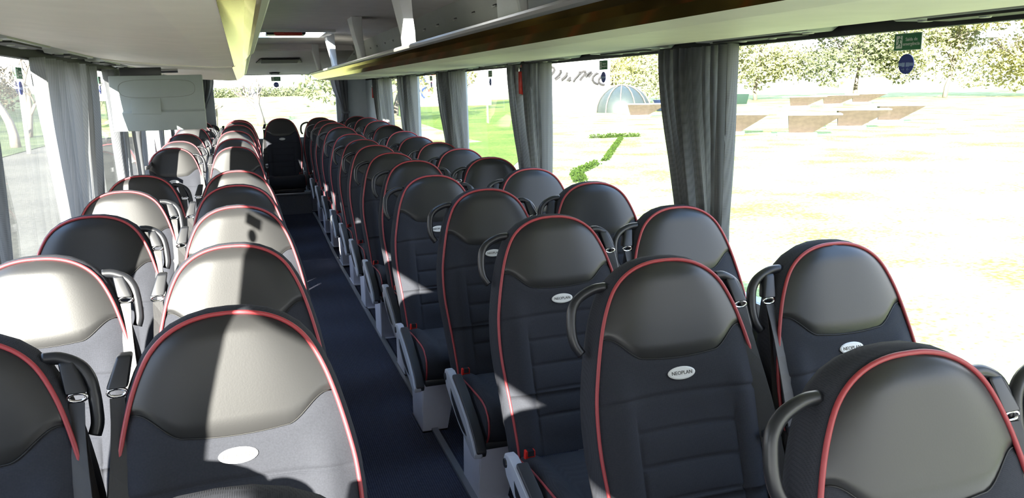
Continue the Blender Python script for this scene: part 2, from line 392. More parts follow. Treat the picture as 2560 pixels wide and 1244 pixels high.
def exit_sign():
    t = root('exit_sign')
    link('plate', MB().box(-.046, .046, -.0015, .0015, -.021, .021).mesh('plate', GREEN), t)
    p = link('pictogram', MB().box(-.0385, -.0175, -.0022, -.0014, -.0165, .0165).mesh('pict', WHITE), t)
    link('running_figure', FIG, p, (-.028, -.0026, 0))
    link('lettering', TXT, t, (.0145, -.0024, 0), (math.pi/2, 0, 0))
    b = MB(); b.box(-.048, .048, -.001, .001, .021, .0225); b.box(-.048, .048, -.001, .001, -.0225, -.021); b.box(.046, .048, -.001, .001, -.021, .021)
    link('border', b.mesh('border', WHITE), t)
    return t
def belt_sign():
    t = root('seat_belt_sign')
    link('disc', MB().tube([(0, -.0012, 0), (0, .0012, 0)], [.0265, .0265], 32).mesh('disc', BLUE), t)
    b = MB(); b.box(-.025, -.013, -.0024, -.0014, -.005, .003); b.box(-.013, -.003, -.0026, -.0014, -.007, .004); b.box(.001, .013, -.0026, -.0014, -.007, .004); b.box(.013, .025, -.0024, -.0014, -.005, .003)
    for s_ in (-1, 1):
        b.box(*sorted((s_*.004, s_*.014)), -.0024, -.0014, -.0145, -.0135)
        for q in (-1, 1): b.hexa([(s_*.004, -.0024, -.014), (s_*.0052, -.0024, -.014), (s_*.0082, -.0024, -.014+q*.004), (s_*.007, -.0024, -.014+q*.004), (s_*.004, -.0014, -.014), (s_*.0052, -.0014, -.014), (s_*.0082, -.0014, -.014+q*.004), (s_*.007, -.0014, -.014+q*.004)])
    link('belt_symbol', b.mesh('symbol', PALEB), t)
    return t
es, bs_ = exit_sign(), belt_sign(); first = True
spots = []
ordn = ['nearest', 'second', 'third', 'fourth', 'farthest']
for i, y in enumerate((.822, 2.753, 4.68, 6.6)):
    spots.append((XR+.008, y, math.pi/2+math.pi, 'on the %s of the right-hand windows' % ['nearest', 'second', 'third', 'fourth'][i]))
for i, y in enumerate((-1.1, .822, 2.753, 4.68, 6.6)):
    w = ['foremost left window, behind the camera plane', 'left window beside the nearest seats', 'left window, in front of the sunlit curtain', 'left window behind the hanging monitor', 'left window farthest back'][i]
    spots.append((XL-.008, y, math.pi/2, 'on the '+w))
spots.append((.463, YB+.012, 0, 'on the rear window'))
for x, y, rz, where in spots:
    if first: e, s_ = es, bs_; first = False
    else: e, s_ = copy_tree(es), copy_tree(bs_)
    rr = {True: -math.pi/2, False: math.pi/2}[x > 1] if abs(y-YB) > .1 else 0
    big = 1.35 if abs(y-YB) < .1 else 1
    zz = 1.757 if big > 1 else 1.675
    e.location = (x, y, zz); s_.location = (x, y, zz-.058*(big)); e.rotation_euler = (0, 0, rr); s_.rotation_euler = (0, 0, rr)
    e.scale = s_.scale = (big,)*3
    tag(e, 'small green exit sticker '+where, 'sign', 'green exit stickers'); tag(s_, 'round blue seat belt sticker '+where, 'sign', 'round seat belt stickers')

# ---------------------------------------------------------------- emergency hammers
def hammer(loc, label, side=1):
    t = root('emergency_hammer', loc)
    link('holder', MB().box(-.012, .006, -.02, .02, -.09, .09).mesh('holder', REDPL, bevel=.004), t)
    link('handle', MB().box(-.032, -.012, -.011, .011, -.085, .05).mesh('handle', REDPL, bevel=.006), t)
    link('head', MB().box(-.036, -.010, -.03, .03, .05, .075).mesh('head', CHROME, bevel=.004), t)
    tag(t, label, 'hammer', 'emergency hammers')
hammer((1.645, 3.80, 1.62), 'red emergency hammer between the curtains of the second right window post')
hammer((1.675, 9.95, 1.56), 'dark red emergency hammer on the grey panel at the rear right')

# ---------------------------------------------------------------- monitor
t = root('fold_down_monitor', (-.463, 4.2, 1.53)); 
b = MB().hexa([(-.250, .00, .16), (.250, .00, .16), (.252, .06, .16), (-.252, .06, .16), (-.252, -.0, .165), (.252, -.0, .165), (.252, .05, .165), (-.252, .05, .165)])
shell = MB().prism([(.0, .16), (.055, .16), (.06, -.15), (-.008, -.155), (-.014, -.05), (0.0, -.04)], 'x', -.25, .25)
link('shell', shell.mesh('shell', MONM, bevel=.006), t)
link('screen', MB().box(-.23, .23, .0595, .063, -.13, .14).mesh('screen', DARK), t)
pts = []
for i in range(48):
    a = 2*math.pi*i/48; cx, cz = math.cos(a), math.sin(a)
    pts.append((math.copysign(abs(cx)**.45, cx)*.205, -.0006, .085+math.copysign(abs(cz)**.7, cz)*.05))
link('cover_outline', MB().tube(pts, .0012, 5, True).mesh('outline', GREYP, smooth=True), t)
c_ = link('service_cover', MB().hexa([(-.145, -.0165, -.055), (.012, -.0165, -.062), (.012, .01, -.062), (-.145, .01, -.055), (-.145, -.004, .03), (.012, -.004, .03), (.012, .01, .03), (-.145, .01, .03)]).mesh('service_cover', MONM, bevel=.003), t)
b = MB().box(-.19, .03, .01, .05, .155, .205); link('bracket', b.mesh('bracket', PLASTIC, bevel=.004), t)
link('hinge', MB().tube([(.03, .03, .185), (.12, .03, .185)], .012, 12).mesh('hinge', CHROME), t)
tag(t, 'grey fold-down monitor hanging below the left rack, half in sunlight', 'monitor')

# ---------------------------------------------------------------- curtains
def curtain(name, x, side, y0, y1, yb0, yb1, label, group, ztop=1.71, folds=5, seedv=0, amp=.030, zt=1.05, axis='y', flare=1.25):
    rnd = random.Random(seedv); NU, NV = folds*10, 22; vs = []; fs = []
    ph = rnd.random()*6; jit = [rnd.uniform(.6, 1.3) for _ in range(folds+2)]
    zb = .86
    for j in range(NV+1):
        z = ztop+(zb-ztop)*j/NV
        k = (ztop-z)/(ztop-zt); 
        if k <= 1: s_ = k*k*(3-2*k)*.55+k*k*.45
        else: s_ = 1-(k-1)*.9*flare
        a0 = y0+(yb0-y0)*s_; a1 = y1+(yb1-y1)*s_
        for i in range(NU+1):
            q = i/NU; w = 2*math.pi*folds*q+ph
            am = amp*jit[int(q*folds)]*(1-.35*min(1, k))
            xx = x + am*math.sin(w+.35*math.sin(3*z+seedv)) + .006*math.sin(2.3*w+z*5)
            yy = a0+(a1-a0)*q + .012*math.cos(w)*(1-.5*min(1, k))
            vs.append((xx, yy, z) if axis == 'y' else (yy, xx, z))
    for j in range(NV):
        for i in range(NU): 
            a = j*(NU+1)+i; fs.append((a, a+1, a+NU+2, a+NU+1))
    cx = sum(v[0] for v in vs)/len(vs); cy = sum(v[1] for v in vs)/len(vs)
    vs = [(v[0]-cx, v[1]-cy, v[2]-ztop) for v in vs]
    t = root('curtain', (cx, cy, ztop))
    me = mesh_of('cloth', vs, fs, CURT, True); o = link('cloth', me, t)
    if axis == 'y':
        sg = 1 if side == 'right' else -1
        ymid = (yb0+yb1)/2-cy; hw = abs(yb1-yb0)/2+.012
        band = MB().ribbon([(x-.034*sg-cx, ymid-hw, zt-ztop), (x-.037*sg-cx, ymid, zt-.012-ztop), (x-.034*sg-cx, ymid+hw, zt-ztop)], [.03]*3, (0, 0, 1), .002)
    else:
        xm = (yb0+yb1)/2-cx; hw = abs(yb1-yb0)/2+.01
        band = MB().ribbon([(xm-hw, x-.03-cy, zt-ztop), (xm, x-.034-cy, zt-.01-ztop), (xm+hw, x-.03-cy, zt-ztop)], [.03]*3, (0, 0, 1), .002)
    link('tieback', band.mesh('tieback', CURT, smooth=True), t)
    tag(t, label, 'curtain', group)
    return t
G1 = 'grey curtains on the right windows'; G2 = 'curtains on the left windows'
xr = 1.622
curtain('c', xr, 'right', 2.03, 1.82, 1.86, 1.74, 'wide grey curtain at the nearest right window post, its left half', G1, seedv=1, folds=4)
curtain('c', xr, 'right', 1.80, 1.50, 1.69, 1.535, 'grey curtain at the nearest right window post, its right half', G1, seedv=2, folds=5)
curtain('c', xr, 'right', 4.00, 3.80, 3.80, 3.68, 'grey curtain left of the red hammer on the right side', G1, seedv=3, folds=3)
curtain('c', xr, 'right', 3.74, 3.33, 3.60, 3.34, 'grey curtain right of the red hammer on the right side', G1, seedv=4, folds=6)
curtain('c', xr, 'right', 5.95, 5.60, 5.68, 5.45, 'grey curtain, left one of the third right window post', G1, seedv=5, folds=5)
curtain('c', xr, 'right', 5.58, 5.16, 5.42, 5.12, 'grey curtain with a sunlit patch, right one of the third right post', G1, seedv=6, folds=5)
curtain('c', xr, 'right', 7.88, 7.50, 7.66, 7.35, 'grey curtain, left one of the fourth right window post', G1, seedv=7, folds=5)
curtain('c', xr, 'right', 7.46, 7.08, 7.32, 6.98, 'grey curtain, right one of the fourth right window post', G1, seedv=8, folds=5)
curtain('c', xr, 'right', 9.6, 9.22, 9.3, 9.10, 'narrow grey curtain on the last right window, beside the rear panel', G1, seedv=9, folds=4)
curtain('c', xr, 'right', 9.05, 8.40, 8.85, 8.32, 'wide grey curtain on the last right window', G1, seedv=10, folds=6)
curtain('c', YB-.07, 'rear', 1.20, 1.44, 1.33, 1.42, 'dark curtain tied at the right edge of the rear window', 'rear window curtains', ztop=1.76, axis='x', seedv=11, folds=4, zt=1.28)
curtain('c', YB-.07, 'rear', -.33, -.62, -.50, -.62, 'dark curtain tied at the left edge of the rear window', 'rear window curtains', ztop=1.76, axis='x', seedv=12, folds=4, zt=1.28)
xl = -.755
curtain('c', xl, 'left', 2.70, 3.52, 2.84, 3.36, 'bright sunlit curtain on the left, nearest the camera', G2, ztop=1.735, seedv=21, folds=5, amp=.034)
curtain('c', xl, 'left', 3.56, 4.02, 3.42, 3.78, 'shaded edge curtain just beyond the nearest sunlit left curtain', G2, ztop=1.735, seedv=22, folds=3)
curtain('c', xl, 'left', 4.45, 4.88, 4.6, 4.85, 'sunlit curtain behind the left edge of the monitor', G2, ztop=1.735, seedv=23, folds=5)
curtain('c', xl, 'left', 5.52, 6.05, 5.55, 5.95, 'curtain seen below the monitor on the left side', G2, ztop=1.735, seedv=24, folds=4)
curtain('c', xl, 'left', 6.8, 7.4, 7.1, 7.4, 'left curtain behind the monitor beside the rear rows', G2, ztop=1.735, seedv=25, folds=5)
curtain('c', xl, 'left', 1.50, 1.98, 1.56, 1.95, 'left curtain outside the left picture edge beside the third row', G2, ztop=1.735, seedv=26, folds=5)
curtain('c', xl, 'left', -.52, .09, -.44, .04, 'left curtain outside the left picture edge beside the first row', G2, ztop=1.735, seedv=27, folds=5)
curtain('c', xl, 'left', 9.1, 9.7, 9.15, 9.6, 'last left curtain by the rear corner', G2, ztop=1.735, seedv=28, folds=5)

# ---------------------------------------------------------------- the coach seat
ZT = 1.155; SL = .3; YH = .35     # head-top height, recline slope, y of head top in seat frame
OUT = [(0, 0), (.035, .0015), (.07, .009), (.10, .022), (.125, .040), (.145, .063), (.162, .094), (.176, .128), (.187, .163), (.198, .205), (.208, .25),
       (.217, .30), (.2215, .36), (.2215, .42), (.217, .48), (.210, .55), (.204, .62), (.200, .68), (.198, .73)]
def W_of(s):
    for (w0, s0), (w1, s1) in zip(OUT, OUT[1:]):
        if s <= s1: return w0+(w1-w0)*(s-s0)/(s1-s0)
    return OUT[-1][0]
def S_of(u):
    u = abs(u)
    for (w0, s0), (w1, s1) in zip(OUT, OUT[1:]):
        if u <= w1: return s0+(s1-s0)*(u-w0)/(w1-w0)
    return OUT[-1][1]
NV_ = Vector((0, -1, -SL)).normalized()
NV_ = Vector((0, -1, SL)).normalized()      # front normal of the reclined back
def P3(u, s, d=0): # point on reclined plane, d = bulge towards the sitter
    return Vector((u, YH-s*SL, ZT-s)) + NV_*d
SEAMS = [.302, .378, .455, .532, .610]
def smooth(t): t = max(0, min(1, t)); return t*t*(3-2*t)
def s_b(u): # leather / fabric boundary
    a = abs(u); return .163+.052*smooth((.178-a)/.085)+.006*(1-min(1, a/.09)**2)
def bulge(u, s):
    w = max(W_of(s), .001); e = min(1, abs(u)/w); d = .020*(1-e**4)
    d *= smooth(s/.05+.25)
    if s > .2:
        k = smooth((s-.2)/.12); b_ = math.exp(-((abs(u)-.165)/.035)**2)*.016*k; c = -.010*k*math.exp(-(u/.12)**2)
        d += b_+c
        lum = math.exp(-((s-.60)/.11)**2)*.012*math.exp(-(u/.14)**2); d += lum
    return d
def seams(u, s):
    d = 0
    if s > .24:
        for q in SEAMS:
            full = q < .31; lim = W_of(s) if full else .128
            qq = q + .003*(abs(u)/.13)**2
            if abs(u) < lim: d -= .0055*math.exp(-((s-qq)/.0045)**2)
        if s > .34: d -= .005*math.exp(-((abs(u)-.130)/.0045)**2)*smooth((s-.34)/.03)
        if s > .34:  # puffed rows
            for a_, b_ in zip(SEAMS[1:], SEAMS[2:]+[.69]):
                if a_ < s < b_ and abs(u) < .128: d += .005*math.sin(math.pi*(s-a_)/(b_-a_))*(1-(abs(u)/.128)**4)
    return d
# leather headrest
vs, fs = [], []; NU, NR = 36, 16
for i in range(NU+1):
    th = -math.pi/2+math.pi*i/NU; u = .1865*math.sin(th)
    s0 = S_of(u); s1 = max(s_b(u), s0+.0005)
    for j in range(NR+1):
        q = j/NR; q = q**1.3; s_ = s0+(s1-s0)*q
        edge = min(1, (s1-s_)/.012); d = bulge(u, s_)+.003*smooth(edge)-.003*(1-smooth(edge*1.0))
        vs.append(P3(u, s_, d))
for i in range(NU):
    for j in range(NR): a = i*(NR+1)+j; fs.append((a, a+NR+1, a+NR+2, a+1))
HEADM = mesh_of('headrest', vs, fs, LEATHER, True)
# fabric front
rows = [0, .008, .02, .05, .08]
svals = sorted(set([.163+(.73-.163)*k/36 for k in range(37)]+[q+dq for q in SEAMS for dq in (-.009, -.0045, 0, .0045, .009)]))
us = sorted(set([-1+2*i/30 for i in range(31)]+[sg*v for sg in (-1, 1) for v in (.57, .59, .61, .63)]))
vs, fs = [], []
for s_ in svals:
    for v in us:
        w = W_of(s_); u = v*w; sb = s_b(v*.187)-.163
        ss = s_+sb*max(0, 1-(s_-.163)/.12)
        dd = bulge(u, ss)+seams(u, ss)-(.004 if s_ == svals[0] else 0)
        vs.append(P3(u, ss, dd))
K = len(us)
for j in range(len(svals)-1):
    for i in range(K-1): a = j*K+i; fs.append((a, a+1, a+K+1, a+K))
FABM = mesh_of('backrest', vs, fs, FABRIC, True)
SEAMM = MB().tube([P3(u_, s_b(u_)+.0006, bulge(u_, s_b(u_))-.0012) for u_ in [-.183+.366*i/48 for i in range(49)]], .0014, 5).mesh('head_seam', DARK, smooth=True)
# side wall and rear shell (one closed skin behind the piping)
def loop(off, depth, bot=.73):
    pts = [(u, s_) for u, s_ in OUT]; L = [(-u, s_) for u, s_ in reversed(pts[1:])]+pts
    res = []
    for k, (u, s_) in enumerate(L):
        a = L[max(0, k-1)]; b_ = L[min(len(L)-1, k+1)]; t_ = Vector((b_[0]-a[0], b_[1]-a[1])).normalized(); n_ = Vector((t_.y, -t_.x))
        res.append(P3(u+n_.x*off, s_+n_.y*off, -depth))
    return res
def denser(L):  # midpoint refine
    out = []
    for a, b_ in zip(L, L[1:]): out += [a, (a+b_)/2]
    return out+[L[-1]]
rings = [loop(0, 0), loop(.010, .006), loop(.017, .025), loop(.020, .05), loop(.014, .075), loop(-.004, .092), loop(-.03, .10)]
vs, fs = [], []
for r_ in rings: vs += r_
K = len(rings[0])
for j in range(len(rings)-1):
    for i in range(K-1): a = j*K+i; fs.append((a, a+K, a+K+1, a+1))
last = (len(rings)-1)*K; m0 = len(vs)
h = K//2
for i in range(h): fs.append((last+i, last+K-1-i, last+K-2-i, last+i+1) if i < h-1 else (last+i, last+K-1-i, last+i+1))
fs.append(tuple(j*K for j in range(len(rings)))+tuple(j*K+K-1 for j in reversed(range(len(rings)))))
SHELLM = mesh_of('seat_shell', vs, fs, FABRIC, True)
bmx = bmesh.new(); bmx.from_mesh(SHELLM); bmesh.ops.recalc_face_normals(bmx, faces=bmx.faces); bmx.to_mesh(SHELLM); bmx.free()
# piping along the outline
def cat(L, k=3):
    out = []
    for i in range(len(L)-1):
        p0, p1, p2, p3 = L[max(0, i-1)], L[i], L[i+1], L[min(len(L)-1, i+2)]
        for j in range(k):
            t_ = j/k; out.append(.5*((2*p1)+(p2-p0)*t_+(2*p0-5*p1+4*p2-p3)*t_*t_+(3*p1-p0-3*p2+p3)*t_**3))
    return out+[L[-1]]
PIPEM = MB().tube(cat(loop(.003, -.003), 3), .0046, 8).mesh('piping', PIPING, smooth=True)
# seat cushion
cp = []   # side profile y,z
prof = [(.10, .435), (.0, .452), (-.15, .462), (-.28, .464), (-.335, .452), (-.362, .42), (-.358, .37), (-.33, .33), (-.20, .315), (.10, .31)]
vs, fs = [], []; NU = 24
for i in range(NU+1):
    v = -1+2*i/NU; u = .222*math.copysign(abs(v)**.9, v); e = abs(v)
    for k, (y, z) in enumerate(prof):
        top = k <= 4; dz = 0
        if top: dz = .016*math.exp(-((e-.80)/.16)**2) - .012*(e > .93)*((e-.93)/.07) - .004*math.exp(-((e-.58)/.03)**2)
        dy = .02*(e**4) if 3 <= k <= 7 else 0
        vs.append((u, y+dy, z+dz))
K = len(prof)
for i in range(NU):
    for k in range(K): a = i*K+k; b_ = i*K+(k+1) % K; fs.append((a, b_, b_+K, a+K))
fs += [tuple(range(K)), tuple(NU*K+k for k in reversed(range(K)))]
CUSHM = mesh_of('seat_cushion', vs, fs, FABRIC, True)
bmx = bmesh.new(); bmx.from_mesh(CUSHM); bmesh.ops.recalc_face_normals(bmx, faces=bmx.faces); bmx.to_mesh(CUSHM); bmx.free(); CUSHM.set_sharp_from_angle(angle=1.0)
def cpipe(sg):
    pts = [Vector((sg*.214, y+.018*(k >= 3), z+(.004 if k < 4 else 0))) for k, (y, z) in enumerate(prof[:8])]
    return MB().tube(cat(pts, 4), .0038, 7).mesh('cushion_piping', PIPING, smooth=True)
CPL, CPR = cpipe(-1), cpipe(1)
# badge
b = MB(); NB = 28; n0 = P3(0, .258, 0)
def badge_pt(a, rx, rz, d): 
    u = math.cos(a)*rx; s_ = .258-math.sin(a)*rz; return P3(u, s_, bulge(0, .258)+d-abs(u)*.01)
for rx, rz, d in ((.036, .0145, .0005), (.0365, .0148, .0035), (.033, .012, .005)):
    b.v += [badge_pt(2*math.pi*i/NB, rx, rz, d) for i in range(NB)]
for j in range(2):
    for i in range(NB): b.f.append((j*NB+i, j*NB+(i+1) % NB, (j+1)*NB+(i+1) % NB, (j+1)*NB+i))
b.f += [tuple(range(2*NB, 3*NB)), tuple(reversed(range(NB)))]
BADGEM = b.mesh('badge', BADGE)
LOGO = text_mesh('NEOPLAN', .0125, INK, .0003, .054)
TILT = math.atan(SL)
# belt guide, ring, straps, handles, armrest
def side_parts(t, sg, ret):
    """belt side sg"""
    g0 = P3(sg*.186, .072, -.012)
    b = MB(); ax = Vector((sg*.016, -.018, -.056)); 
    p = g0+Vector((sg*.004, .012, .016)); 
    b.hexa([p+ax+Vector(q) for q in ((-.019, -.012, 0), (.019, -.012, 0), (.019, .012, 0), (-.019, .012, 0))]+[p+Vector(q) for q in ((-.014, -.004, 0), (.014, -.004, 0), (.013, .026, 0), (-.013, .026, 0))])
    link('belt_guide', b.mesh('belt_guide', PLASTIC, bevel=.006, seg=3), t)
    rc = p+ax+Vector((0, -.006, -.008))
    ring = [rc+Vector((.0165*math.cos(a), .0, .008*math.sin(a))) for a in [i*math.pi/8 for i in range(16)]]
    link('belt_ring', MB().tube(ring, .0034, 8, True).mesh('belt_ring', CHROME, smooth=True), t)
    # webbing: two runs down beside the backrest
    st = MB(); base = rc+Vector((0, -.002, -.008)); end = P3(sg*.224, .66, .02)
    pts, wd, wdir = [], [], []
    for k in range(14):
        q = k/13; x = base.x+(end.x-base.x)*smooth(q*1.2)-sg*.006*math.sin(q*3.1); pp = base.lerp(end, q); pts.append((x, pp.y-.004-.02*math.sin(q*3.14), pp.z))
        wd.append(.026+.024*smooth(q*2.2)); a = .35*math.sin(q*2.6)+.1; wdir.append((math.cos(a), -math.sin(a)*sg, 0))
    st.ribbon(pts, wd, wdir)
    pts2 = [(p_[0]+sg*.012*smooth(k/6), p_[1]+.012+.012*math.sin(k/13*3.1), p_[2]) for k, p_ in enumerate(pts)]
    st.ribbon(pts2, [w*.8 for w in wd], [(math.cos(.5-k*.12), -math.sin(.5-k*.12)*sg, 0) for k in range(14)])
    link('seat_belt', st.mesh('seat_belt', BELT, smooth=False), t)
    c = Vector(pts[7])+Vector((0, -.006, 0))
    link('belt_stop', MB().box(c.x-.026, c.x+.026, c.y-.006, c.y+.004, c.z-.008, c.z+.008).mesh('belt_stop', PLASTIC, bevel=.003), t)
    c = Vector(pts[11])+Vector((-sg*.01, -.012, 0)); b = MB()
    b.box(c.x-.014, c.x+.014, c.y-.0015, c.y+.0015, c.z+.01, c.z+.022); b.box(c.x-.012, c.x-.008, c.y-.0015, c.y+.0015, c.z-.025, c.z+.01); b.box(c.x+.008, c.x+.012, c.y-.0015, c.y+.0015, c.z-.025, c.z+.01); b.box(c.x-.012, c.x+.012, c.y-.0015, c.y+.0015, c.z-.03, c.z-.025)
    link('belt_tongue', b.mesh('belt_tongue', CHROME), t)
def buckle(t, sg):
    c = P3(sg*.185, .715, .055)
    b = MB(); b.hexa([c+Vector(q) for q in ((-.017, -.01, -.03), (.017, -.01, -.03), (.017, .012, -.03), (-.017, .012, -.03), (-.016, -.018, .022), (.016, -.018, .022), (.016, .004, .022), (-.016, .004, .022))])
    o = link('belt_buckle', b.mesh('belt_buckle', REDPL, bevel=.004), t)
    link('buckle_slot', MB().box(c.x-.010, c.x+.010, c.y-.021, c.y+.002, c.z+.006, c.z+.0235).mesh('slot', PLASTIC), o)
def handle_mesh(sg, big):
    r_ = big
    P = [(.150, .058, .0), (.175, .060, r_*.18), (.198, .078, r_*.62), (.209, .105, r_*.92), (.214, .14, r_), (.218, .175, r_*.93), (.224, .205, r_*.6), (.226, .228, r_*.15)]
    pts = [P3(sg*(u+dx_), .045+(s_-.058)*.85, -.028) for u, s_, dx_ in P]
    return MB().tube(cat(pts, 4), .012, 10).mesh('grab_handle', PLASTIC, smooth=True)
HM = {(k, r_): handle_mesh(k, r_) for k in (-1, 1) for r_ in (.034, .018, .006)}
def armrest(t, sg):
    x0 = sg*.247; a = root_part = None
    prof_ = [(.055, .475), (.04, .50), (.0, .505), (-.06, .49), (-.16, .455), (-.27, .405), (-.345, .355), (-.375, .32), (-.37, .30), (-.33, .295), (-.24, .325), (-.15, .345), (-.06, .385), (.03, .43)]
    xa, xb = sorted((x0, x0+sg*.032))
    A = link('armrest', MB().prism(prof_, 'x', xa, xb).mesh('armrest', ARMG, bevel=.006, seg=3), t)
    # padded top
    top = [(-.045, .497), (-.16, .459), (-.27, .409), (-.345, .360), (-.378, .318), (-.365, .292), (-.345, .30), (-.33, .333), (-.262, .378), (-.155, .427), (-.05, .467)]
    xc_, xd_ = sorted((x0-sg*.014, x0+sg*.024))
    link('armrest_pad', MB().prism([(y, z+.008) for y, z in top], 'x', xc_, xd_).mesh('pad', RUBBER, bevel=.007, seg=3), A)
    rec = [(-.05, .452), (-.16, .405), (-.25, .365), (-.275, .348), (-.22, .345), (-.14, .365), (-.06, .41)]
    xe, xf = sorted((x0+sg*.029, x0+sg*.0335))
    link('finger_recess', MB().prism(rec, 'x', xe, xf).mesh('recess', PLASTIC, bevel=.002), A)
    link('pivot_cap', MB().tube([(x0+sg*.03, .03, .472), (x0+sg*.036, .03, .472)], [.016, .014], 16).mesh('cap', PLASTIC), A)
def pedestal(t, sg):
    x0 = sg*.205; x1 = sg*.085; b = MB()
    b.hexa([(x0, -.13, 0), (x0-sg*.02, -.13, 0), (x0-sg*.02, .09, 0), (x0, .09, 0), (x0+sg*.008, -.21, .31), (x0-sg*.02, -.21, .31), (x0-sg*.02, .03, .31), (x0+sg*.008, .03, .31)])
    b.hexa([(x0, -.135, 0), (x1, -.135, 0), (x1, -.12, 0), (x0, -.12, 0), (x0, -.215, .31), (x1-sg*.04, -.215, .31), (x1-sg*.04, -.20, .31), (x0, -.20, .31)])
    b.box(*sorted((x0+sg*.006, x1)), -.16, .11, 0, .012)
    link('leg', b.mesh('leg', PEDE, bevel=.003), t)
    link('seat_frame', MB().box(-.21, .21, -.28, .12, .285, .315).mesh('frame', PLASTIC, bevel=.004), t)
def base_seat(kind, aisle, handles):
    """kind: belt side sign; aisle: aisle-side sign or 0 for a window seat"""
    t = root('coach_seat')
    link('backrest', FABM, t); link('headrest', HEADM, t)['label'] = 'black leather head panel'
    link('head_seam', SEAMM, t); link('seat_shell', SHELLM, t); link('back_piping', PIPEM, t)['label'] = 'red piping'
    link('seat_cushion', CUSHM, t); c = [link('cushion_piping', CPL, t), link('cushion_piping', CPR, t)]
    bd = link('badge', BADGEM, t); bd['label'] = 'oval silver badge'
    p = P3(0, .258, bulge(0, .258)+.0052)
    link('badge_lettering', LOGO, bd, p, (math.pi/2-TILT, 0, 0))
    side_parts(t, kind, 1); buckle(t, -kind)
    for sg_, rr_ in handles: link('grab_handle', HM[(sg_, rr_)], t)
    if aisle: armrest(t, aisle); pedestal(t, aisle)
    else:
        b = MB(); b.box(-.21, .21, -.28, .12, .285, .315); link('seat_frame', b.mesh('frame', PLASTIC, bevel=.004), t)
        b = MB().hexa([(-.2, -.13, 0), (-.18, -.13, 0), (-.18, .05, 0), (-.2, .05, 0), (-.2, -.2, .29), (-.18, -.2, .29), (-.18, .05, .29), (-.2, .05, .29)])
        b.hexa([(.2, -.13, 0), (.18, -.13, 0), (.18, .05, 0), (.2, .05, 0), (.2, -.2, .29), (.18, -.2, .29), (.18, .05, .29), (.2, .05, .29)])
        link('leg', b.mesh('leg', PEDE, bevel=.003), t)
    return t
XCOL = {'RA': .943, 'RW': 1.427, 'LA': -.063, 'LW': -.543}
OFF = {('LA', 1): (0, -.045, 0), ('RA', 1): (.010, .006, 0), ('RA', 3): (.002, .011, -.006), ('RA', 4): (.008, .042, -.005), ('RA', 5): (-.060, .002, -.012), ('RA', 7): (-.006, 0, -.006), ('RA', 9): (.012, 0, .003),
       ('RA', 10): (.012, 0, .013), ('RA', 11): (.010, 0, .008), ('RA', 12): (.011, 0, -.014), ('RA', 13): (.015, 0, -.007), ('RW', 2): (.012, 0, 0), ('RW', 3): (0, .021, -.008), ('RW', 5): (-.012, .01, -.006),
       ('RW', 6): (-.008, .007, -.005), ('RW', 8): (.014, 0, 0), ('RW', 9): (.004, 0, .007), ('RW', 10): (.03, 0, .02), ('RW', 11): (.021, 0, .01), ('RW', 12): (.03, 0, -.009), ('RW', 13): (.023, 0, .006),
       ('LA', 3): (0, .012, -.007), ('LA', 4): (.011, .04, 0), ('LA', 5): (0, .02, 0), ('LA', 9): (-.022, -.013, -.01), ('LA', 10): (-.03, 0, .015), ('LA', 11): (-.030, 0, .011), ('LA', 12): (-.014, 0, 0), ('LA', 13): (0, 0, .012),
       ('LW', 3): (-.011, 0, 0), ('LW', 4): (0, .013, 0), ('LW', 5): (0, .025, 0), ('LW', 6): (0, -.016, 0), ('LW', 9): (-.02, 0, 0), ('LW', 10): (-.02, 0, .012), ('LW', 11): (-.02, 0, 0)}
proto = {'RA': base_seat(1, -1, [(-1, .034), (1, .006)]), 'RW': base_seat(-1, 0, [(-1, .034)]),
         'LA': base_seat(-1, 1, []), 'LW': base_seat(1, 0, [(1, .018)])}
used = set()
ORD = ['', 'first', 'second', 'third', 'fourth', 'fifth', 'sixth', 'seventh', 'eighth', 'ninth', 'tenth', 'eleventh', 'twelfth', 'thirteenth', 'last']
GRP = {'RA': 'aisle seats of the right-hand block', 'RW': 'window seats of the right-hand block', 'LA': 'aisle seats of the left-hand block', 'LW': 'window seats of the left-hand block'}
SPEC = {('RA', 1): 'nearest aisle seat of the right block, cut by the bottom right corner',
        ('RA', 2): 'large shaded black aisle seat with silver badge, second from the camera on the right',
        ('RA', 5): 'right-hand aisle seat with a diagonal sun patch below its badge, fifth from the camera',
        ('LA', 1): 'aisle seat whose red piping just shows at the bottom edge, left block',
        ('LA', 2): 'large half-sunlit aisle seat with a blown-out white badge, left foreground',
        ('LA', 3): 'sunlit left aisle seat directly behind the large foreground one, dark at its right',
        ('LA', 4): 'sunlit left aisle seat with shadows of a rectangle and a disc on its leather',
        ('LA', 5): 'left aisle seat with dark shaded leather, just behind the one with sticker shadows',
        ('LW', 2): 'window seat cut by the left picture edge, bottom left corner',
        ('LW', 3): 'sunlit window seat at the left edge with scuffed leather, third row',
        ('LW', 4): 'left window seat with mostly dark shaded headrest, behind the scuffed one',
        ('RW', 1): 'window seat past the right picture edge, only its grab handle showing',
        ('RW', 2): 'nearest window seat of the right block, black with badge, lawn behind it'}
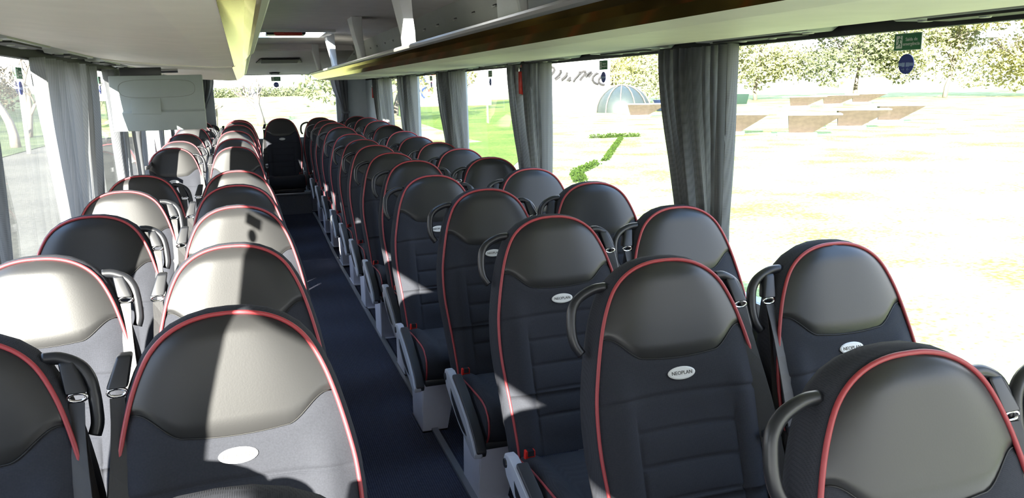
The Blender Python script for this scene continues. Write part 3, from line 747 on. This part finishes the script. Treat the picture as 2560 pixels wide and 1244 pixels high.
for col in ('RA', 'RW', 'LA', 'LW'):
    for r_ in range(1, 15):
        if col[0] == 'L' and r_ in (7, 8): continue
        dx, dy, dz = OFF.get((col, r_), (0, 0, 0))
        y = (r_-1)*.76+(-.084 if col[0] == 'L' else 0)+dy; z = floor_z(y-.35)*0+.04*max(0, min(r_, 12)-10)+dz
        if r_ == 14: y = 9.96
        if col not in used: o = proto[col]; used.add(col)
        else: o = copy_tree(proto[col])
        o.location = (XCOL[col]+dx, y-YH, z)
        nth = r_ if col[0] == 'R' or r_ < 7 else r_-2
        if r_ == 14: lab = 'black coach seat on the rear bench, %s' % {'RA': 'right of the middle seat', 'RW': 'rightmost, by the right corner', 'LA': 'left of the middle seat', 'LW': 'leftmost, by the left corner'}[col]
        else:
            lab = SPEC.get((col, r_)) or ('%s%s seat with %s, %s block, %s from the camera' % ('shaded black ' if col[0] == 'R' else ('sunlit ' if r_ > 8 or r_ in (3, 6) else ''), 'aisle' if col[1] == 'A' else 'window', 'red piping', 'right-hand' if col[0] == 'R' else 'left-hand', ORD[nth]))
        tag(o, lab, 'seat', GRP[col])
# rear middle seat, on the step
o = base_seat(-1, 0, []); o.location = (.447, 9.95-YH, .085); o.scale = (1.03, 1, 1)
tag(o, 'black middle seat of the rear bench, alone at the end of the aisle', 'seat')

# ---------------------------------------------------------------- outdoors
GZ = -1.3
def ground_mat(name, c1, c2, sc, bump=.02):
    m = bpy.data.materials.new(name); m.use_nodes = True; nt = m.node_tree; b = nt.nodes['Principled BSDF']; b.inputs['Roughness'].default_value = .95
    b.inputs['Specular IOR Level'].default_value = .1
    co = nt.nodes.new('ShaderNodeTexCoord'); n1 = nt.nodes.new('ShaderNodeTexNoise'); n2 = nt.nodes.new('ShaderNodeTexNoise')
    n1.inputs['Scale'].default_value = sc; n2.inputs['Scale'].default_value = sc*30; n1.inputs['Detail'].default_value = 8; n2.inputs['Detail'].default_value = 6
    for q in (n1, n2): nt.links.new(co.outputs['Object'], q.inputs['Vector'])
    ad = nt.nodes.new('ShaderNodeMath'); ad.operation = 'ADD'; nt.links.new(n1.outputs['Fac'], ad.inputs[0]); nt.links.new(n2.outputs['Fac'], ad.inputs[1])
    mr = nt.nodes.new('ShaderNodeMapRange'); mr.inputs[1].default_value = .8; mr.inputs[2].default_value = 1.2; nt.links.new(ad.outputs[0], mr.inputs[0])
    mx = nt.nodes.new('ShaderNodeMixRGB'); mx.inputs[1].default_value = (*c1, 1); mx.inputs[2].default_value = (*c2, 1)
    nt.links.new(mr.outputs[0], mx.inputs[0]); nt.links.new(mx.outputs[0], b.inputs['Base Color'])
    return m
LAWN = ground_mat('lawn_grass', (.12, .15, .03), (.35, .37, .18), .45)
LAWNG = ground_mat('greener_turf', (.055, .10, .012), (.13, .18, .03), .25)  # this turf is greener in its own colour
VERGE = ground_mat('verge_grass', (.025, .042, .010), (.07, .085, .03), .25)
ROADM = ground_mat('asphalt', (.050, .046, .035), (.085, .078, .058), .3)
PAVE = ground_mat('pale_paving', (.42, .41, .37), (.52, .51, .47), .2)
CONC = mat('pale_concrete', (.55, .53, .48), .9, noise=(3, .15))
STONE = mat('brown_stone', (.075, .058, .044), .9, noise=(4, .4))
BARK = mat('pale_bark', (.12, .10, .08), .9, noise=(5, .3))
struct('floor_lawn', MB().box(3.2, 420, -60, 520, GZ-.1, GZ).mesh('lawn', LAWN), 'bright lawn to the right of the bus')
struct('floor_road', MB().prism([(-11.5, -60), (3.2, -60), (3.2, 26), (-2.5, 26), (-2.5, 62), (-11.5, 62)], 'z', GZ-.1, GZ-.01).mesh('road', ROADM), 'asphalt road left of the bus')
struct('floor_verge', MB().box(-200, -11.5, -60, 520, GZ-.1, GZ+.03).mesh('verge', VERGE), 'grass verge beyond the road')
struct('floor_park', MB().box(-2.5, 3.2, 26, 40, GZ-.1, GZ).mesh('park', LAWN), 'lawn behind the bus')
b = MB().prism([(40, GZ-.1), (110, 1.0), (170, 1.3), (170, GZ-.1)], 'x', -2.5, 12); b.prism([(62, GZ-.1), (110, 1.0), (170, 1.3), (170, GZ-.1)], 'x', -11.5, -2.5)
struct('floor_rise', b.mesh('rise', LAWN), 'gently rising lawn behind the bus')
struct('floor_turf', MB().prism([(4, 22), (9.2, 27), (15, 40), (22.5, 66), (60, 180), (20, 180), (12.2, 110), (12.2, 41), (3.4, 39)], 'z', GZ, GZ+.015).mesh('turf', LAWNG), 'greener stretch of lawn at the rear right')
struct('trim_20', MB().box(-11.6, -11.4, -60, 40, GZ, GZ+.12).mesh('kerb', CONC), 'pale kerb along the road')
# concrete benches in two rows
def bench(x, y, L, rz, label, red=False):
    t = root('concrete_bench', (x, y, GZ), rz)
    link('seat_slab', MB().box(-L/2, L/2, -.75, .75, 1.1, 1.17).mesh('slab', CONC, bevel=.02), t)
    b = MB().hexa([(-L*.30, .35, .16), (L*.08, .35, .16), (L*.08, .6, .16), (-L*.30, .6, .16), (-L*.32, -.72, 1.1), (L*.5, -.72, 1.1), (L*.5, .7, 1.1), (-L*.32, .7, 1.1)])
    link('support', b.mesh('support', STONE), t)
    link('foot_slab', MB().box(-L*.48, L*.14, -.2, .7, 0, .16).mesh('foot', CONC, bevel=.02), t)
    tag(t, label, 'bench', 'concrete benches on the lawn')
rz = -.62
BL = [((25.9, 37.9), 3.4, 'leftmost of the front row of wedge-shaped concrete benches'), ((28.2, 34.7), 3.2, 'second bench in the front row, the widest'),
      ((34.5, 38.3), 3.5, 'third concrete bench in the front row'), ((41.2, 42.4), 3.4, 'rightmost of the front row of concrete benches'),
      ((33.9, 64.2), 4.2, 'concrete bench at the left, just beside the nearest curtain'), ((58.3, 73.7), 4.6, 'left one of the three small benches in the back row'), ((65, 76.5), 4.6, 'middle one of the small back row benches'), ((71.8, 79.6), 4.6, 'rightmost of the small back row benches')]
for (x, y), L, lab in BL: bench(x, y, L, rz, lab)
# trees
def foliage(name, c1, c2):
    m = mat(name, c1, .8, spec=.2, noise=(1.5, .1)); nt = m.node_tree; b = nt.nodes['Principled BSDF']; out = nt.nodes['Material Output']
    mx = [n_ for n_ in nt.nodes if n_.type == 'MIX_RGB'][0]; mx.inputs[1].default_value = (*c1, 1); mx.inputs[2].default_value = (*c2, 1)
    t = nt.nodes.new('ShaderNodeBsdfTranslucent'); nt.links.new(mx.outputs[0], t.inputs[0]); ms = nt.nodes.new('ShaderNodeMixShader'); ms.inputs[0].default_value = .35
    nt.links.new(b.outputs[0], ms.inputs[1]); nt.links.new(t.outputs[0], ms.inputs[2]); nt.links.new(ms.outputs[0], out.inputs[0]); return m
LEAF = foliage('leaves_green', (.13, .15, .05), (.42, .42, .22)); LEAFD = foliage('leaves_dark', (.08, .10, .05), (.22, .24, .12)); LEAFY = foliage('leaves_yellow', (.26, .26, .08), (.50, .47, .22))
def leaf_cloud(blobs, n_, size, m, seedv):
    rnd = random.Random(seedv); vs, fs = [], []
    tot = sum(b_[3]**2 for b_ in blobs)
    for cx, cy, cz, rr in blobs:
        for _ in range(int(n_*rr*rr/tot)):
            d = Vector((rnd.gauss(0, 1), rnd.gauss(0, 1), rnd.gauss(0, 1))).normalized()*rr*(rnd.random()**.35)
            c = Vector((cx, cy, cz))+Vector((d.x, d.y, d.z*.8)); a = Vector((rnd.gauss(0, 1), rnd.gauss(0, 1), rnd.gauss(0, 1))).normalized(); bb = a.orthogonal().normalized()
            s_ = size*rnd.uniform(.5, 1.3); k = len(vs)
            vs += [c-a*s_, c+bb*s_*.5, c+a*s_, c-bb*s_*.5+a.cross(bb)*s_*.3]; fs.append((k, k+1, k+2, k+3))
    return mesh_of('foliage', vs, fs, m)
def branches(h, spread, seedv, r0_=.25, levels=3, z0=.0, lean=0):
    rnd = random.Random(seedv); b = MB()
    def grow(p, d, L, r_, lv):
        n_ = 5; pts = [p]; rs = [r_]; q = Vector(p); dd = Vector(d)
        for i in range(n_):
            dd = (dd+Vector((rnd.gauss(0, .12), rnd.gauss(0, .12), rnd.gauss(0, .06)))).normalized(); q = q+dd*L/n_; pts.append(q.copy()); rs.append(r_*(1-.55*(i+1)/n_))
        b.tube(pts, rs, 6)
        if lv > 0:
            for _ in range(3 if lv > 1 else 4):
                k = rnd.randint(2, n_); nd = (dd*.6+Vector((rnd.gauss(0, spread), rnd.gauss(0, spread), rnd.uniform(.1, .6)))).normalized(); grow(pts[k], nd, L*rnd.uniform(.55, .8), rs[k]*.7, lv-1)
    grow(Vector((0, 0, z0)), Vector((lean, 0, 1)).normalized(), h*.42, r0_, levels)
    return b.mesh('trunk', BARK, smooth=True)
def tree(x, y, h, wr, m, seedv, label, n_=2600, group='trees beyond the lawn', bare=False, lean=0, size=.2, low=.25, r0_=None, gz=GZ):
    t = root('tree', (x, y, gz)); rnd = random.Random(seedv)
    link('trunk', branches(h, .6, seedv, r0_ or h*.035, 3, 0, lean), t)
    if not bare:
        blobs = [(rnd.uniform(-1, 1)*wr*.9, rnd.uniform(-1, 1)*wr*.5, h*rnd.uniform(low+.1, .98), wr*rnd.uniform(.35, .6)) for _ in range(16)]
        link('foliage', leaf_cloud(blobs, n_, size, m, seedv), t)
    tag(t, label, 'tree', group)
# right-hand row, from beside the nearest curtain to the right edge
RT = [(62, 112, 13, 6.5, LEAF, 'bushy tree just right of the nearest grey curtain'), (76, 108, 15, 7, LEAF, 'broad leafy tree with a pale forked trunk behind the small benches'),
      (88, 100, 14, 7.5, LEAFD, 'darker tree above the middle of the benches'), (97, 92, 15, 7.5, LEAF, 'tall yellow-green tree left of the exit sticker'),
      (104, 84, 14, 7.5, LEAFY, 'yellowish tree behind the exit sticker'), (112, 76, 15, 8, LEAF, 'green tree right of the exit sticker'),
      (118, 66, 14, 8, LEAFD, 'dark leafy tree near the right picture edge'), (124, 56, 16, 9, LEAF, 'tall tree cut by the right picture edge')]
for i, (x, y, h, w, m, lab) in enumerate(RT): tree(x, y, h*1.25, w*1.15, m, 40+i, lab, 11000, size=.36, low=.08, r0_=.35)
tree(51, 88, 10, 4.8, LEAF, 60, 'leafy tree left of the nearest grey curtain, above the dome', 2200, size=.3, low=.1)
tree(47, 97, 9, 3.6, LEAFY, 61, 'pale yellow tree beside the graffiti wall', 1500, size=.3)
tree(26, 100, 8, 2.2, LEAFY, 62, 'narrow yellow tree seen between the third and second right curtains', 900, size=.28)
# dome shaped greenhouse and skips
t = root('greenhouse_dome', (38.5, 78, GZ)); pts = []
vs, fs = [], []
for j in range(9):
    a = math.pi/2*j/8
    for i in range(20): vs.append((3.0*math.cos(a)*math.cos(i*math.pi/10), 3.0*math.cos(a)*math.sin(i*math.pi/10), 2.8*math.sin(a)))
for j in range(8):
    for i in range(20): fs.append((j*20+i, j*20+(i+1) % 20, j*20+20+(i+1) % 20, j*20+20+i))
link('shell', mesh_of('shell', vs, fs, mat('dome_skin', (.022, .030, .026), .5), True), t)
rb = MB()
for i in range(6):
    c, s_ = math.cos(i*math.pi/6), math.sin(i*math.pi/6); rb.tube([(3.05*math.cos(a)*c, 3.05*math.cos(a)*s_, 2.85*math.sin(a)) for a in [k*math.pi/12 for k in range(13)]], .06, 5)
link('ribs', rb.mesh('ribs', BARK), t)
tag(t, 'dark ribbed dome by the graffiti wall, left of the nearest curtain', 'dome')
o = link('skip', MB().hexa([(-2, -.8, 0), (2, -.8, 0), (2, .8, 0), (-2, .8, 0), (-2.4, -1, 1.2), (2.4, -1, 1.2), (2.4, 1, 1.2), (-2.4, 1, 1.2)]).mesh('skip', mat('skip_blue', (.012, .022, .06), .5), bevel=.03), None, (44, 76, GZ))
tag(o, 'blue skip on the lawn beside the dome', 'container')
o = link('skip', MB().hexa([(-3, -.8, 0), (3, -.8, 0), (3, .8, 0), (-3, .8, 0), (-3.2, -1, 1.3), (3.2, -1, 1.3), (3.2, 1, 1.3), (-3.2, 1, 1.3)]).mesh('skip', mat('skip_green', (.012, .03, .022), .5), bevel=.03), None, (60, 92, GZ))
tag(o, 'green skip just right of the nearest curtain, behind the benches', 'container')
# graffiti wall and painted building
GRAF = mat('graffiti_ink', (.008, .007, .008), .7); GB = mat('graffiti_blue', (.012, .03, .12), .7); GR = mat('graffiti_red', (.14, .008, .01), .7)
WHW = mat('white_render', (.75, .73, .70), .8)
t = root('graffiti_wall', (38.2, 84, GZ), -.15)
link('wall', MB().box(-8.0, 1.6, 0, .3, 0, 6.6).mesh('wall', WHW), t)
b = MB(); rnd = random.Random(3)
for k in range(9):
    x = -5.2+k*.72; z = 4.3-k*.1; pts = [(x+.45*math.sin(a*1.7+k)*.8, -.04, z+.62*math.cos(a+k*.8)) for a in [i*.5 for i in range(rnd.randint(4, 9))]]; b.tube(pts, .15, 5)
link('graffiti', b.mesh('graffiti', GRAF), t)
tag(t, 'white wall with dark scrawled graffiti seen through the second right window', 'wall')
t = root('painted_building', (34.5, 130, GZ), -.1)
link('wall', MB().box(-9, 5, 0, 6, 0, 9).mesh('wall', WHW), t)
b = MB()
for k in range(4): b.tube([(-7.5+k*.6+.9*math.cos(a), -.06, 5.5-k*1.1+.9*math.sin(a)) for a in [i*.6 for i in range(8)]], .18, 5)
link('blue_mural', b.mesh('mural', GB), t)
b = MB()
for k in range(3): b.hexa([(-5.6+k*.3, -.08, 2.4+k*1.3), (-4.6+k*.3, -.08, 2.4+k*1.3), (-4.6+k*.3, 0, 2.4+k*1.3), (-5.6+k*.3, 0, 2.4+k*1.3), (-5.2+k*.3, -.08, 3.2+k*1.3), (-5.0+k*.3, -.08, 3.2+k*1.3), (-5.0+k*.3, 0, 3.2+k*1.3), (-5.2+k*.3, 0, 3.2+k*1.3)])
link('red_mural', b.mesh('mural', GR), t)
tag(t, 'white building with blue and red mural seen between far right curtains', 'building')
# rear view: bare trees, hedge
tree(1.2, 60, 7, 3, LEAF, 71, 'bare branching tree in the left half of the rear window', bare=True, group='bare trees', lean=-.1, r0_=.30, gz=-.75)
tree(-1.9, 58, 4.5, 3, LEAF, 72, 'smaller bare tree left of the main one in the rear window', bare=True, group='bare trees', r0_=.16, gz=-.8)
tree(9.5, 70, 8, 4, LEAFD, 73, 'leafy tree right of the sticker in the rear window', 1200, size=.3, group='rear trees')
tree(13.5, 75, 9, 4.5, LEAFY, 74, 'pale tree at the right edge of the rear window', 1400, size=.3, group='rear trees')
o = link('hedge', leaf_cloud([(x*1.4, 0, .5, 1.1) for x in range(-8, 9)], 9000, .16, LEAFD, 80), None, (-2, 112, 1.0)); tag(o, 'long green hedge across the rear window', 'hedge')
SHADETUFT = foliage('shadow_tufts', (.02, .04, .004), (.05, .09, .01))  # dark tufts laid out to stand for a thin cast shadow on the lawn
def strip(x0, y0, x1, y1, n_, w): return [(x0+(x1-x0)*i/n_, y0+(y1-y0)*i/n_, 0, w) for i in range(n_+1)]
o = link('shadow_strip', leaf_cloud(strip(0, 0, .9, 2.4, 8, .26)+strip(.9, 2.4, 2.7, 4.9, 8, .24), 1800, .06, SHADETUFT, 81), None, (9.5, 21.4, GZ)); tag(o, 'short curved shadow on the lawn, built as a strip of dark grass tufts', 'shadow')
o = link('shadow_strip', leaf_cloud(strip(0, 0, 6.3, 11.6, 34, .17)+strip(5.2, 12.8, 7.6, 12.4, 8, .3), 4500, .06, SHADETUFT, 82), None, (13.1, 27.4, GZ)); tag(o, 'long thin shadow on the lawn, built as green grass tufts, farther off', 'shadow')
# left view: trees, post
for i, (x, y, h, lean, lab) in enumerate(((-12.8, 53, 9, -.05, 'pale tree trunk at the far left edge of the picture'), (-15, 66, 9, .1, 'bare tree behind the left exit sticker'), (-14, 88, 9, .05, 'bare tree seen left of the monitor'), (-19, 60, 8, 0, 'bare tree farther up the left bank'))):
    tree(x, y, h, 3, LEAF, 90+i, lab, bare=True, group='bare trees on the left bank', lean=lean, r0_=.3)
o = link('lamp_post', MB().tube([(0, 0, 0), (0, 0, 4), (0, 0, 6.5)], [.12, .09, .07], 10).mesh('post', CONC, smooth=True), None, (-10.8, 47, GZ)); tag(o, 'thin pale post beside the road, seen past the left stickers', 'post')
b = MB(); NX = 20; vs, fs = [], []
for j in range(9):
    for i in range(NX+1): vs.append((-17-j*5, -10+i*10, GZ+.02+j*j*.16+.25*math.sin(i*1.3+j)))
for j in range(8):
    for i in range(NX): a = j*(NX+1)+i; fs.append((a, a+NX+1, a+NX+2, a+1))
struct('floor_bank', mesh_of('bank', vs, fs, VERGE, True), 'rising grass bank on the left')
o = link('hedge', leaf_cloud([(math.sin(x)*2, x*4.5, 2.6+math.sin(x*2), 3.2) for x in range(0, 22)], 9000, .3, foliage('twigs', (.035, .030, .018), (.10, .085, .055)), 95), None, (-32, 30, GZ+1.5)); tag(o, 'brown twiggy thicket behind the left bank', 'thicket', kind='stuff')
